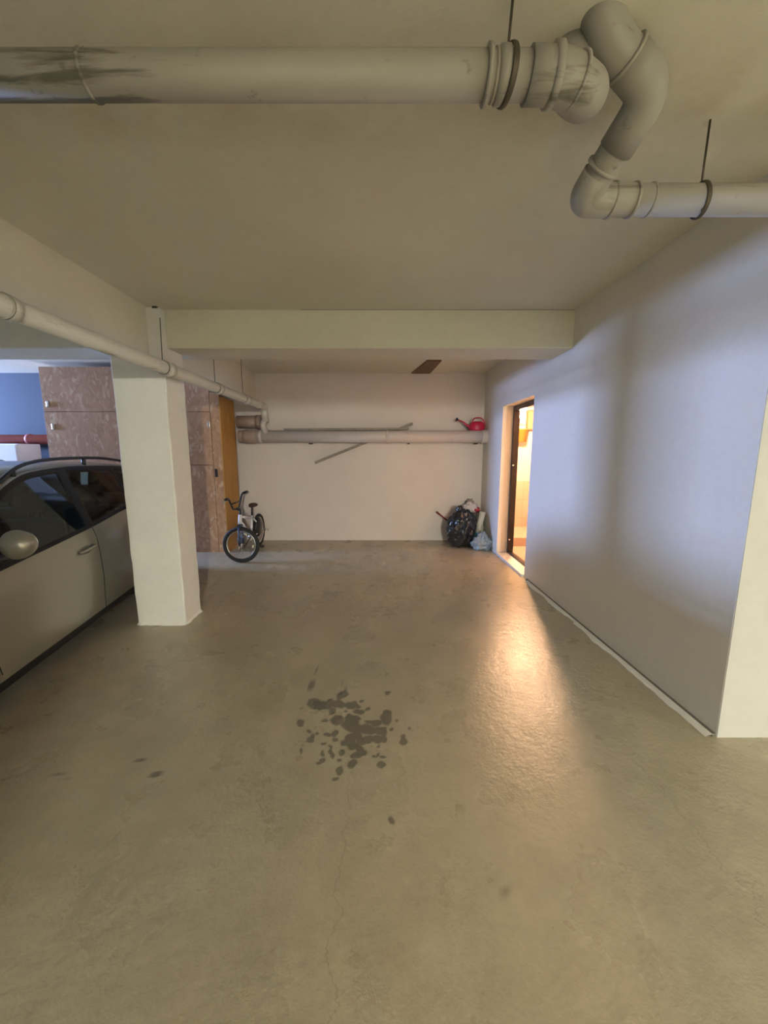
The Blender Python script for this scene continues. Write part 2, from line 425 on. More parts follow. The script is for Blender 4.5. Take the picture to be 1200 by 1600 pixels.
# door frame
D = empty('door_1', (1.83+.032-.0265*(DY0-1.84)-.012, DY0, 0)); tag(D, 'dark metal door frame around the lit doorway', kind='structure')
def dp(name, *bs, m='dark', bev=.003):
    bm = bmesh.new()
    for (a,b,c_,d,e,f) in bs: box(bm, a-1.83, b-1.83, c_-DY0, d-DY0, e, f, bev=bev)
    return link(name, bm, M[m], D)
dp('frame_jamb', (1.87,1.95,DY1-.05,DY1+.01,.03,DZ-.04))
dp('frame_jamb', (1.87,1.95,DY0-.01,DY0+.03,.03,DZ-.04))
dp('frame_head', (1.87,1.95,DY0,DY1,DZ-.07,DZ+.01))
dp('threshold', (1.72,1.88,DY0+.01,DY1-.01,-.02,.035), m='wall')
dp('sill', (1.875,1.93,DY0,DY1,.02,.065))
for z in (.24, 1.32):
    bm = bmesh.new(); tube(bm, [(1.885-1.83, DY1-.05-DY0, z), (1.885-1.83, DY1-.062-DY0, z)], .011, 12)
    link('frame_bolt', bm, M['chrome'], D)
# bulb
L = empty('hanging_bulb', (2.01, 5.78, 2.05)); tag(L, 'glowing bare light bulb hanging in the doorway room', 'lamp')
bm = bmesh.new(); blob(bm, (0,0,0), (.045,.045,.055), 0, sub=3); link('bulb', bm, M['lamp_warm'], L, True)
bm = bmesh.new(); tube(bm, [(0,0,.04), (0,0,.10)], .016, 14); link('socket', bm, M['whitepaint'], L)
bm = bmesh.new(); tube(bm, [(0,0,.10), (0,0,H-2.05)], .004, 8); link('cord', bm, M['black'], L)
# orange bucket on wall
B = empty('orange_bucket', (2.37, 6.76, 1.79)); tag(B, 'round orange plastic bucket hanging on the wall below the glowing bulb', 'bucket')
bm = bmesh.new(); lathe(bm, [(.06,-.11),(.085,-.11),(.10,.09),(.108,.09),(.108,.11),(.098,.11),(.07,-.09)], seg=28)
link('bucket_body', bm, M['orange'], B)
bm = bmesh.new(); tube(bm, fillet([(-.105,0,.09),(-.09,0,.16),(0,.0,.2),(.09,0,.16),(.105,0,.09)], .06, 5), .004, 8)
tube(bm, [(0,0,.195),(0,.13,.195)], .004, 8); link('bail', bm, M['chrome'], B)
E = empty('fuse_box', (2.60, 6.89, 1.88)); tag(E, 'small brown box fixed high on the wall of the lit room', 'fuse box')
link('housing', boxes((-.12,.13,-.09,-.004,0,.34), bev=.006), M['board'], E)
link('cover', boxes((-.105,.115,-.1,-.09,.02,.32), bev=.003), mat('brown_cover', (.3,.16,.1), .4), E)

# ------------------------------------------------------------------ pipes
def bez_pipe(name, pts, r, fr, parent, m='pipe', seg=28):
    bm = bmesh.new(); tube(bm, fillet(pts, fr, 10), r, seg); return link(name, bm, M[m], parent)
def rings_on(parent, lst, r, m='pipe', nm='joint_collar'):
    for (c, ax, w, th_) in lst:
        bm = bmesh.new(); ring(bm, c, ax, r, w, 28, th_); link(nm, bm, M[m], parent)
# A: large pipe nearest the viewer
P = empty('ceiling_drain_pipe'); tag(P, 'thick white drain pipe crossing the top of the view, elbow at its right end', 'pipe')
bez_pipe('pipe_body', [(-2.1,1.31,2.59),(.50,1.31,2.59)], .055, .05, P, 'pipeA')
bez_pipe('elbow', [(.42,1.31,2.59),(.53,1.31,2.588),(.625,1.345,2.565),(.60,1.43,2.65),(.60,1.44,2.77)], .064, .07, P, 'pipeA', seg=32)
rings_on(P, [((.30,1.31,2.59),(1,0,0),.012,.012),((.345,1.31,2.59),(1,0,0),.035,.009),((.495,1.31,2.59),(1,0,0),.028,.017)], .055, 'pipeA')
rings_on(P, [((-.86,1.31,2.59),(1,0,0),.012,.004)], .055, 'pipeA')
rings_on(P, [((.562,1.318,2.583),(1,.25,-.1),.01,.004)], .064, 'pipeA')
rings_on(P, [((.322,1.31,2.59),(1,0,0),.008,.004),((.472,1.31,2.59),(1,0,0),.006,.005)], .055, 'pipe_ring', 'grime_band')
bm = bmesh.new(); torus(bm, (.36,1.31,2.59), (1,.12,0), .066, .003, 40, 8, 3); tube(bm, [(.36,1.31,2.65),(.365,1.30,2.77)], .004, 8)
link('hanger_strap', bm, M['wire'], P)
# B: branch pipe
P = empty('branch_drain_pipe'); tag(P, 'bent white branch pipe dropping back from the ceiling then running right', 'pipe')
bez_pipe('pipe_body', [(.62,1.345,2.82),(.685,1.37,2.735),(.865,1.435,2.650),(.79,1.69,2.49),(.98,1.70,2.49)], .056, .075, P, 'pipeA')
bez_pipe('straight_run', [(.95,1.70,2.49),(6.1,1.70,2.49)], .054, .05, P, 'pipe')
bez_pipe('bend_fitting', [(.745,1.39,2.707),(.868,1.435,2.650),(.83,1.56,2.572)], .062, .09, P, 'pipeA')
bez_pipe('elbow', [(.806,1.62,2.535),(.785,1.70,2.488),(.90,1.70,2.49)], .058, .07, P, 'pipeA')
rings_on(P, [((.90,1.70,2.49),(1,0,0),.016,.007),((.985,1.70,2.49),(1,0,0),.012,.006),((1.05,1.70,2.49),(1,0,0),.008,.003)], .055, 'pipeA')
rings_on(P, [((.812,1.605,2.545),(-.3,.8,-.5),.014,.004)], .058, 'pipeA')
rings_on(P, [((.75,1.392,2.705),(.9,.32,-.42),.010,.003)], .062, 'pipe_ring', 'seam')
bm = bmesh.new(); torus(bm, (1.255,1.70,2.49), (1,-.15,.1), .060, .0035, 40, 8, 2.5)
tube(bm, [(1.255,1.70,2.55),(1.26,1.70,2.77)], .004, 8); tube(bm, [(1.24,1.66,2.435),(1.225,1.64,2.42)], .005, 8)
link('hanger_strap', bm, M['wire'], P)
# C: pipe along the beam over the car
P = empty('side_drain_pipe'); tag(P, 'long white drain pipe slung below the beam above the car and column', 'pipe')
bez_pipe('pipe_body', [(-1.88,-1.35,2.215),(-1.88,6.22,2.215),(-1.88,6.24,1.98)], .055, .09, P)
bm = bmesh.new(); tube(bm, fillet([(-1.88,6.23,2.02),(-1.93,6.23,1.93),(-1.88,6.25,1.80)], .05, 6), .045, 20)
link('down_bend', bm, M['pipe_back'], P)
bm = bmesh.new(); tube(bm, [(-2.36,6.36,1.985),(-1.98,6.36,1.985)], .10, 26); tube(bm, [(-2.05,6.36,1.985),(-1.97,6.36,1.985)], .112, 26)
link('pipe_stub', bm, M['rustpipe'], P)
rings_on(P, [((-1.88,y,2.215),(0,1,0),w,.008) for y, w in ((2.06,.05),(3.50,.05),(4.52,.05),(5.42,.06),(5.9,.06))], .055)
rings_on(P, [((-1.88,y,2.215),(0,1,0),.010,.009) for y in (2.03,3.535,4.555,5.46)], .055, 'pipe_ring', 'grime_band')
for (y, q) in ((3.42,(-2.0,3.66,2.74)),(4.45,(-1.88,4.45,2.77)),(5.3,(-1.88,5.3,2.77))):
    bm = bmesh.new(); tube(bm, [(-1.88,y,2.27), q], .0035, 8); torus(bm, (-1.88,y,2.215), (0,1,0), .058, .0025, 32, 6, 2)
    link('hanger_wire', bm, M['wire'], P)
bm = bmesh.new(); tube(bm, [(-2.02,3.64,2.755),(-2.02,3.64,2.772)], .03, 14); link('anchor_plate', bm, M['wire'], P)
# D: pipe on back wall
P = empty('back_wall_pipe'); tag(P, 'fat dusty pipe running along the back wall under the watering can', 'pipe')
bez_pipe('pipe_body', [(-2.33,6.30,1.752),(1.73,6.30,1.752)], .098, .05, P, 'pipe_back', 32)
rings_on(P, [((x,6.30,1.752),(1,0,0),w,.008) for x, w in ((-1.98,.05),(.05,.05),(1.62,.12))], .098, 'pipe_back')
rings_on(P, [((-2.15,6.30,1.752),(1,0,0),.20,.012)], .098, 'rustpipe', 'rusty_socket')
for x in (-1.2, .4, 1.5):
    bm = boxes((x-.015,x+.015,6.30,6.5,1.632,1.650)); link('wall_bracket', bm, M['wire'], P)
P = empty('red_wall_pipe'); tag(P, 'red brown pipe on the blue-lit wall left of the board closet', 'pipe')
bez_pipe('pipe_body', [(-9.4,6.36,1.71),(-4.96,6.36,1.71)], .075, .05, P, 'redpipe', 24)
rings_on(P, [((-5.75,6.36,1.71),(1,0,0),.06,.012)], .075, 'redpipe')

# laths
o = link('wooden_lath', boxes((-.87,.87,-.008,.008,-.022,.022), bev=.003), M['lath'])
o.location = (-.34,6.445,1.648); o.rotation_euler = (0,-math.radians(21.5),0)
tag(o, 'grey wooden lath slanting behind the fat pipe on the back wall', 'wooden strip')
o = link('wooden_lath', boxes((-1.0,1.0,-.03,.03,-.016,.016), bev=.003), M['lath'])
o.location = (-.60,6.29,1.868); o.rotation_euler = (math.radians(0),math.radians(-.4),0)
tag(o, 'flat grey lath lying along the top of the fat back wall pipe', 'wooden strip')
bm = bmesh.new()
v4 = [(.44,6.46),(.74,6.46),(.80,5.6),(.60,5.6)]
top = [bm.verts.new((x,y,H)) for x,y in v4]; bot = [bm.verts.new((x,y,H-.018)) for x,y in v4]
bm.faces.new(top); bm.faces.new(bot[::-1])
for i in range(4): bm.faces.new((top[i],top[(i+1)%4],bot[(i+1)%4],bot[i]))
tag(link('brown_board', bm, M['board']), 'brown wooden patch board fixed to the ceiling near the back wall', 'board')

# watering can (crimson)
W = empty('watering_can', (1.50, 6.33, 1.842)); tag(W, 'crimson plastic watering can on the pipe in the back corner', 'watering can')
bm = bmesh.new()
lathe(bm, [(.09,0),(.118,.004),(.125,.03),(.115,.10),(.095,.135),(.06,.15)], seg=28)
for v in bm.verts: v.co.y *= .62
link('can_body', bm, M['crimson'], W)
bm = bmesh.new(); tube(bm, [(-.10,0,.04),(-.16,0,.09),(-.235,0,.145),(-.31,0,.175)], [.028,.018,.012,.010], 14); link('spout', bm, M['crimson'], W)
bm = bmesh.new(); tube(bm, [(-.305,0,.172),(-.325,0,.18),(-.345,0,.188)], [.012,.024,.027], 14); link('rose', bm, M['black'], W)
bm = bmesh.new(); tube(bm, fillet([(-.085,0,.10),(-.07,0,.20),(.05,0,.215),(.125,0,.14),(.115,0,.05)], .08, 7), .011, 12); link('handle', bm, M['crimson'], W)

# ------------------------------------------------------------------ OSB closet
K = empty('board_closet', (-3.6, 5.72, 0)); tag(K, 'tall closet of brown pressed-chip boards behind the column', 'closet')
def kp(name, b, m, bev=.003):
    bm = bmesh.new(); box(bm, b[0]+3.6, b[1]+3.6, b[2]-5.72, b[3]-5.72, b[4], b[5], bev=bev); return link(name, bm, M[m], K)
for (x0, x1, zt) in ((-4.92,-3.66,2.69),(-3.654,-2.52,2.69),(-2.514,-2.39,2.355)):
    if x0 > -2.6:
        kp('corner_post', (x0,x1,5.72,5.738,-.02,zt), 'osb'); continue
    kp('upper_panel', (x0,x1,5.72,5.738,2.085,zt), 'osb')
    kp('door_panel', (x0,x1,5.718,5.736,1.32,2.08), 'osb')
    kp('lower_panel', (x0,x1,5.72,5.738,-.02,1.315), 'osb')
kp('side_panel', (-2.39,-2.372,5.72,6.26,-.02,2.30), 'ply')
kp('side_panel', (-4.92,-4.90,5.74,6.49,-.02,2.69), 'osb')
kp('roof_panel', (-4.92,-2.47,5.72,6.49,2.69,2.705), 'osb')
for (x, z) in ((-4.86,2.15),(-4.82,1.83),(-2.56,1.86)):
    h_ = kp('latch', (x,x+.035,5.70,5.72,z,z+.08), 'chrome'); h_['label'] = 'shiny metal latch'
kp('hinge', (-2.50,-2.46,5.705,5.72,1.14,1.26), 'dark')
# things beyond the car
F = empty('white_cabinet', (-5.82, 6.12, 0)); tag(F, 'white enamel cabinet under the red pipe beyond the car roof', 'cabinet')
link('carcass', boxes((-.31,.31,-.25,.14,.0,1.63), bev=.012), M['whitebox'], F)
link('door', boxes((-.305,.305,-.28,-.252,.35,1.62), bev=.01), M['whitebox'], F)
link('handle', boxes((-.28,-.26,-.31,-.28,.9,1.2), bev=.004), M['chrome'], F)
F = empty('grey_cabinet', (-6.55, 6.12, 0)); tag(F, 'lower blue-grey cabinet at the left edge beside the white cabinet', 'cabinet')
link('carcass', boxes((-.38,.38,-.25,.14,.0,1.56), bev=.012), M['greybox'], F)
link('door', boxes((-.37,.37,-.28,-.252,.1,1.54), bev=.008), M['greybox'], F)

# ------------------------------------------------------------------ rubbish in the back corner
G = empty('bin_bag', (1.23, 6.05, 0)); tag(G, 'bulging black bin bag in the back corner by the doorway', 'rubbish bag')
bm = bmesh.new()
def pinch(d, s):
    if d.z > .55: s.x *= 1-.35*(d.z-.55); s.y *= 1-.35*(d.z-.55)
    s.z = max(s.z, -.29); s.x += .10*max(0, d.z)*(0.3) ; return s
blob(bm, (0,0,.30), (.225,.19,.31), .20, 2.4, 3, 5, pinch); link('bag_body', bm, M['blackbag'], G, True)
bm = bmesh.new(); blob(bm, (-.03,0,.60), (.055,.045,.06), .5, 3, 2, 3); link('bag_knot', bm, M['blackbag'], G, True)
o = empty('red_stick', (1.0,6.36,.30)); tag(o, 'thin red stick poking out left of the black bin bag', 'stick')
bm = bmesh.new(); tube(bm, [(-.12,.0,.22),(.10,.0,.04)], .013, 12); link('shaft', bm, M['redwood'], o)
bm = bmesh.new(); tube(bm, [(.10,.0,.04),(.34,0,-.285)], .013, 10); link('lower_shaft', bm, M['redwood'], o)
o = empty('grey_sack', (1.56,6.26,0)); tag(o, 'slumped grey-green sack against the side wall behind the bags', 'sack')
bm = bmesh.new(); blob(bm, (0,0,.23), (.085,.10,.25), .2, 2.2, 9, 4, lambda d,s: Vector((min(s.x,.10), s.y, max(s.z,-.23)))); link('sack_body', bm, M['greenbag'], o, True)
o = empty('clear_plastic_bag', (1.52,5.84,0)); tag(o, 'crumpled pale blue see-through plastic bag on the floor right of the bin bag', 'plastic bag')
bm = bmesh.new(); blob(bm, (0,0,.11), (.15,.09,.12), .35, 2.8, 5, 5, lambda d,s: Vector((s.x*(1-.5*max(0,d.z)), s.y*(1-.4*max(0,d.z)), max(s.z*(1+.25*max(0,d.z)),-.11)))); link('bag_body', bm, M['clearbag'], o, True)
o = empty('card_tube', (1.52,6.08,0)); tag(o, 'pale upright card tube with light blue foot among the bags', 'tube')
bm = bmesh.new(); tube(bm, [(-.01,0,.22),(.06,.0,.56)], [.040,.048], 16); link('tube_body', bm, M['card'], o)
bm = bmesh.new(); tube(bm, [(-.03,0,.02),(-.01,0,.23)], [.075,.044], 16); link('tube_foot', bm, M['bluecap'], o)
o = empty('carrier_bag', (1.47,6.36,.0)); tag(o, 'crumpled white carrier bag with red print on top of the rubbish', 'carrier bag')
bm = bmesh.new(); blob(bm, (-.03,0,.585), (.12,.08,.085), .5, 2.6, 4, 4); link('bag_body', bm, M['whitebag'], o, True)
bm = bmesh.new(); blob(bm, (.07,-.035,.56), (.05,.05,.045), .5, 3, 8, 3); link('printed_fold', bm, M['redprint'], o, True)
bm = bmesh.new(); blob(bm, (-.03,.02,.68), (.06,.045,.05), .5, 3, 11, 3); link('bag_top', bm, M['pinkbag'], o, True)

# ------------------------------------------------------------------ bicycle (front wheel turned towards the viewer)
BX, BY = -2.03, 5.33; BZ = fz(BX, BY)
K = empty('bicycle', (BX, BY, BZ)); tag(K, 'small white bicycle with black tyres parked beside the orange closet side', 'bicycle')
def bp(name, m, *tubes, smooth=True):
    bm = bmesh.new()
    for (pts, r) in tubes: tube(bm, pts, r, 12)
    return link(name, bm, M[m], K)
Rw = .262; tr_ = .026
def wheel(c, ax, spin=0):
    e = empty('wheel'); e.parent = K; e.location = c
    bm = bmesh.new(); torus(bm, (0,0,0), ax, Rw-tr_, tr_, 56, 12); link('tyre', bm, M['rubber'], e)
    bm = bmesh.new(); torus(bm, (0,0,0), ax, Rw-2*tr_-.006, .010, 56, 8, 1.3); link('rim', bm, M['chrome'], e)
    a = Vector(ax).normalized(); u = a.orthogonal().normalized(); v = a.cross(u)
    bm = bmesh.new(); tube(bm, [a*-.05, a*.05], .018, 12); tube(bm, [a*-.07, a*.07], .007, 8); link('hub', bm, M['chrome'], e)
    bm = bmesh.new()
    for k in range(28):
        an = 2*PI*k/28; d = u*math.cos(an)+v*math.sin(an); an2 = an + (.5 if k % 4 < 2 else -.5)
        d2 = u*math.cos(an2)+v*math.sin(an2); sgn = 1 if k % 2 else -1
        tube(bm, [a*.03*sgn + d2*.018, d*(Rw-2*tr_-.01)], .0012, 5)
    link('spokes', bm, M['chrome'], e)
    for an in (-.35, .9):
        bm = bmesh.new(); d = u*math.cos(an)+v*math.sin(an); w_ = d.cross(a)
        q = d*(Rw-.09); tube(bm, [q-w_*.02-a*.012, q+w_*.02-a*.012], .012, 8)
        link('reflector', bm, M['refl'], e)
    return e
wheel((0,0,Rw), (.0,1,0)); 
rz = fz(BX, 6.14)-BZ
wheel((.0,.80,Rw+rz), (1,.02,0))
S = Vector((0,.06,.60))   # steering head
bp('fork', 'navy', ([(0,-.055,Rw),(0,-.055,.53)], .016), ([(0,.055,Rw),(0,.055,.53)], .016),
   ([(0,-.062,.535),(0,.062,.535)], .024), ([(0,-.062,Rw+.03),(0,-.058,.40)], .022), ([(0,.062,Rw+.03),(0,.058,.40)], .022), ([(0,0,.53),(0,.02,.60)], .02))
bp('head_tube', 'whitepaint', ([(0,.0,.56),(0,.03,.69)], .026))
bp('stem', 'black', ([(0,.03,.69),(0,.04,.76)], .018), ([(0,.04,.755),(-.05,.04,.775)], .02))
hb = fillet([(-.03,-.36,.95),(-.05,-.22,.945),(-.05,-.08,.775),(-.05,.14,.775),(-.05,.27,.965),(-.03,.42,.975)], .05, 5)
bp('handlebar', 'black', (hb, .0125), ([(-.05,-.15,.86),(-.05,.205,.865)], .009))
bp('grip', 'black', ([(-.03,-.37,.951),(-.045,-.25,.946)], .019))
bp('grip', 'black', ([(-.03,.43,.976),(-.042,.31,.968)], .019))
bp('brake_lever', 'chrome', ([(-.035,-.24,.94),(-.10,-.30,.90)], .007))
bp('brake_lever', 'chrome', ([(-.035,.31,.96),(-.10,.37,.93)], .007))
bp('frame', 'whitepaint', ([(0,.03,.665),(.0,.49,.56)], .018), ([(0,.015,.60),(0,.43,.29)], .021), ([(0,.43,.29),(0,.50,.60)], .017),
   ([(.055,.80,Rw+rz),(.03,.50,.55)], .010), ([(-.055,.80,Rw+rz),(-.03,.50,.55)], .010),
   ([(.055,.80,Rw+rz),(.035,.43,.29)], .010), ([(-.055,.80,Rw+rz),(-.035,.43,.29)], .010))
bp('seat_post', 'black', ([(0,.50,.60),(0,.525,.73)], .013))
bm = bmesh.new(); blob(bm, (0,.55,.755), (.075,.12,.035), .0, 1, 1, 3, lambda d,s: Vector((s.x*(.55+.45*sst(-.6,.5,d.y)), s.y, s.z)))
link('seat', bm, mat('brown_black_saddle', (.04,.028,.018), .6), K, True)
bp('crank', 'chrome', ([(.05,.43,.29),(.07,.44,.13)], .009), ([(-.05,.43,.29),(-.07,.42,.45)], .009), ([(-.05,.43,.29),(.05,.43,.29)], .018))
bm = bmesh.new(); torus(bm, (.045,.43,.29), (1,0,0), .075, .006, 36, 6); link('chainring', bm, M['dark'], K)
link('pedal', boxes((.075,.175,.40,.48,.115,.14), bev=.004), M['black'], K)
link('pedal', boxes((-.175,-.075,.38,.46,.44,.465), bev=.004), M['black'], K)
bp('foot_peg', 'chrome', ([(.05,.80,Rw+rz),(.16,.80,Rw+rz)], .018))
bp('foot_peg', 'chrome', ([(-.05,.80,Rw+rz),(-.16,.80,Rw+rz)], .018))
bp('kickstand', 'dark', ([(-.05,.62,.28),(-.19,.60,.058)], .008))
bm = bmesh.new(); blob(bm, (.03,.66,.40), (.05,.12,.16), .1, 2, 3, 3); link('rear_mudguard', bm, M['black'], K, True)

# ------------------------------------------------------------------ car
ang = math.atan2(-.988, .157)           # direction of the bonnet
car = empty('parked_car', (-3.442, 3.08, -.20), ang)
tag(car, 'silver beige estate car with roof rails parked left of the column', 'car')
def itp(tab, s):
    if s >= tab[0][0]: return tab[0][1]
    if s <= tab[-1][0]: return tab[-1][1]
    for i in range(len(tab)-1):
        if tab[i][0] >= s >= tab[i+1][0]:
            u = (tab[i][0]-s)/(tab[i][0]-tab[i+1][0])
            p0 = tab[max(i-1,0)][1]; p1 = tab[i][1]; p2 = tab[i+1][1]; p3 = tab[min(i+2,len(tab)-1)][1]
            h0 = .5*((2*p1)+(-p0+p2)*u+(2*p0-5*p1+4*p2-p3)*u*u+(-p0+3*p1-3*p2+p3)*u**3)
            lo, hi = min(p1,p2)-.01, max(p1,p2)+.01
            return max(lo, min(hi, h0))
T_sill = [(2.1,.28),(1.9,.20),(1.5,.16),(.6,.165),(-1.5,.19),(-1.9,.24),(-2.05,.32)]
T_w    = [(2.1,.50),(2.02,.66),(1.85,.79),(1.5,.865),(.9,.88),(-1.2,.88),(-1.7,.85),(-1.95,.78),(-2.05,.70)]
T_belt = [(2.1,.62),(2.02,.70),(1.85,.76),(1.5,.84),(1.15,.915),(.9,.935),(.56,.965),(.15,1.0),(-.26,1.04),(-.69,1.095),(-1.2,1.14),(-1.7,1.15),(-1.95,1.12),(-2.05,1.0)]
T_top  = [(2.1,.64),(2.02,.74),(1.85,.80),(1.5,.885),(1.22,.955),(1.05,1.04),(.85,1.19),(.65,1.335),(.48,1.45),(.25,1.53),(0,1.56),(-.4,1.575),(-1.1,1.555),(-1.5,1.52),(-1.72,1.44),(-1.88,1.28),(-2.0,1.15),(-2.05,1.02)]
T_ctr  = [(2.1,.68),(2.02,.78),(1.85,.86),(1.5,.955),(1.22,1.01),(1.05,1.11),(.85,1.265),(.65,1.415),(.48,1.52),(.25,1.59),(0,1.615),(-.4,1.625),(-1.1,1.61),(-1.5,1.58),(-1.72,1.50),(-1.88,1.33),(-2.0,1.17),(-2.05,1.04)]
T_wt   = [(2.1,.46),(1.85,.70),(1.5,.76),(1.22,.78),(1.05,.765),(.85,.735),(.65,.70),(.48,.675),(.25,.65),(0,.64),(-1.1,.635),(-1.6,.62),(-1.88,.65),(-2.05,.66)]
def section(s):
    w = itp(T_w, s); zs = itp(T_sill, s); zb = itp(T_belt, s); zt = itp(T_top, s); zc = itp(T_ctr, s); wt = itp(T_wt, s)
    wb = w-.035; band = max(zt-zb, .002); e = min(.03, band*.15); e2 = min(.045, band*.2)
    def side(z): k = (z-zb)/band; return wb + (wt-wb)*(k**.9 if k > 0 else 0)
    zm = zs+(zb-zs)
    return [(w-.09, zs-.02), (w-.045, zs+.01), (w-.015, zs+.09), (w-.012, zs+.17), (w, zs+(zb-zs)*.45), (w-.002, zs+(zb-zs)*.72), (w-.012, zb-(zb-zs)*.10), (wb, zb),
            (side(zb+e), zb+e), (side(zt-e2), zt-e2), (wt, zt), (wt-.05, zt+(zc-zt)*.45), (wt*.6, zt+(zc-zt)*.82), (wt*.3, zt+(zc-zt)*.96), (0, zc)]
ss = []
s = 2.1
while s > -2.0501: ss.append(round(s, 4)); s -= .05
WB = [(.86,-.16),(-.24,-1.0),(-1.06,-1.52)]     # side glass openings along the length
def zone(s):
    for i, (a, b) in enumerate(WB):
        if b <= s <= a: return i
    return None
bm = bmesh.new(); glassbm = {}
def gbm(k):
    if k not in glassbm: glassbm[k] = (bmesh.new(), {})
    return glassbm[k]
WHEELS = (1.42, -1.27)
grid = {}
for side_ in (1, -1):
    for i, s in enumerate(ss):
        for j, (w, z) in enumerate(section(s)):
            grid[(side_, i, j)] = Vector((s, side_*w, z))
vcache = {}
def bv(key):
    q = grid[key]; k = (round(q.x,4), round(q.y,4), round(q.z,4))
    if k not in vcache: vcache[k] = bm.verts.new(q)
    return vcache[k]
NP = len(section(0))
for side_ in (1, -1):
    for i in range(len(ss)-1):
        sm = (ss[i]+ss[i+1])/2
        for j in range(NP-1):
            keys = [(side_,i,j),(side_,i+1,j),(side_,i+1,j+1),(side_,i,j+1)]
            gk = None; mi = 0
            if j == 8 and zone(sm) is not None: gk = ('side_window', side_, zone(sm))
            elif .46 < sm < 1.14 and j >= 11: gk = ('windscreen', 0, 0)
            elif -1.99 < sm < -1.74 and j >= 11: gk = ('rear_window', 0, 0)
            elif j in (7, 8, 9) and -1.55 < sm < .98: mi = 1
            elif j <= 1: mi = 1
            # wheel arches
            zc_ = sum(grid[k].z for k in keys)/4
            if j <= 7 and any((sm-wx)**2 + (zc_-.31)**2 < .355**2 for wx in WHEELS): continue
            if gk:
                b2, vc = gbm(gk); vv = []
                for k in keys:
                    if k not in vc: vc[k] = b2.verts.new(grid[k])
                    vv.append(vc[k])
                f = b2.faces.new(vv); f.smooth = True; continue
            vv = []
            for k in keys:
                x = bv(k)
                if x not in vv: vv.append(x)
            if len(vv) >= 3:
                try: f = bm.faces.new(vv); f.smooth = True; f.material_index = mi
                except ValueError: pass
for side_ in (0,):      # close nose and tail
    for i in (0, len(ss)-1):
        ring_ = [(1,i,j) for j in range(NP)] + [(-1,i,j) for j in range(NP-2,-1,-1)]
        vv = []
        for k in ring_:
            x = bv(k)
            if x not in vv: vv.append(x)
        try: f = bm.faces.new(vv)
        except ValueError: pass
body = link('body_shell', bm, None, car, False, [M['paint'], M['cartrim']])
md = body.modifiers.new('thick', 'SOLIDIFY'); md.thickness = .018; md.offset = -1; md.material_offset = 0
for (nm, sd, zn), (b2, vc) in glassbm.items():
    bmesh.ops.remove_doubles(b2, verts=b2.verts, dist=.0005)
    g = link(nm, b2, M['glass'], car)
def side_pt(s, z, off=0.0, sd=1):
    sec = section(s)
    for j in range(len(sec)-1):
        if sec[j][1] <= z <= sec[j+1][1]:
            u = (z-sec[j][1])/max(1e-6, sec[j+1][1]-sec[j][1]); return Vector((s, sd*(sec[j][0]+(sec[j+1][0]-sec[j][0])*u+off), z))
    return Vector((s, sd*(sec[0][0]+off), z))
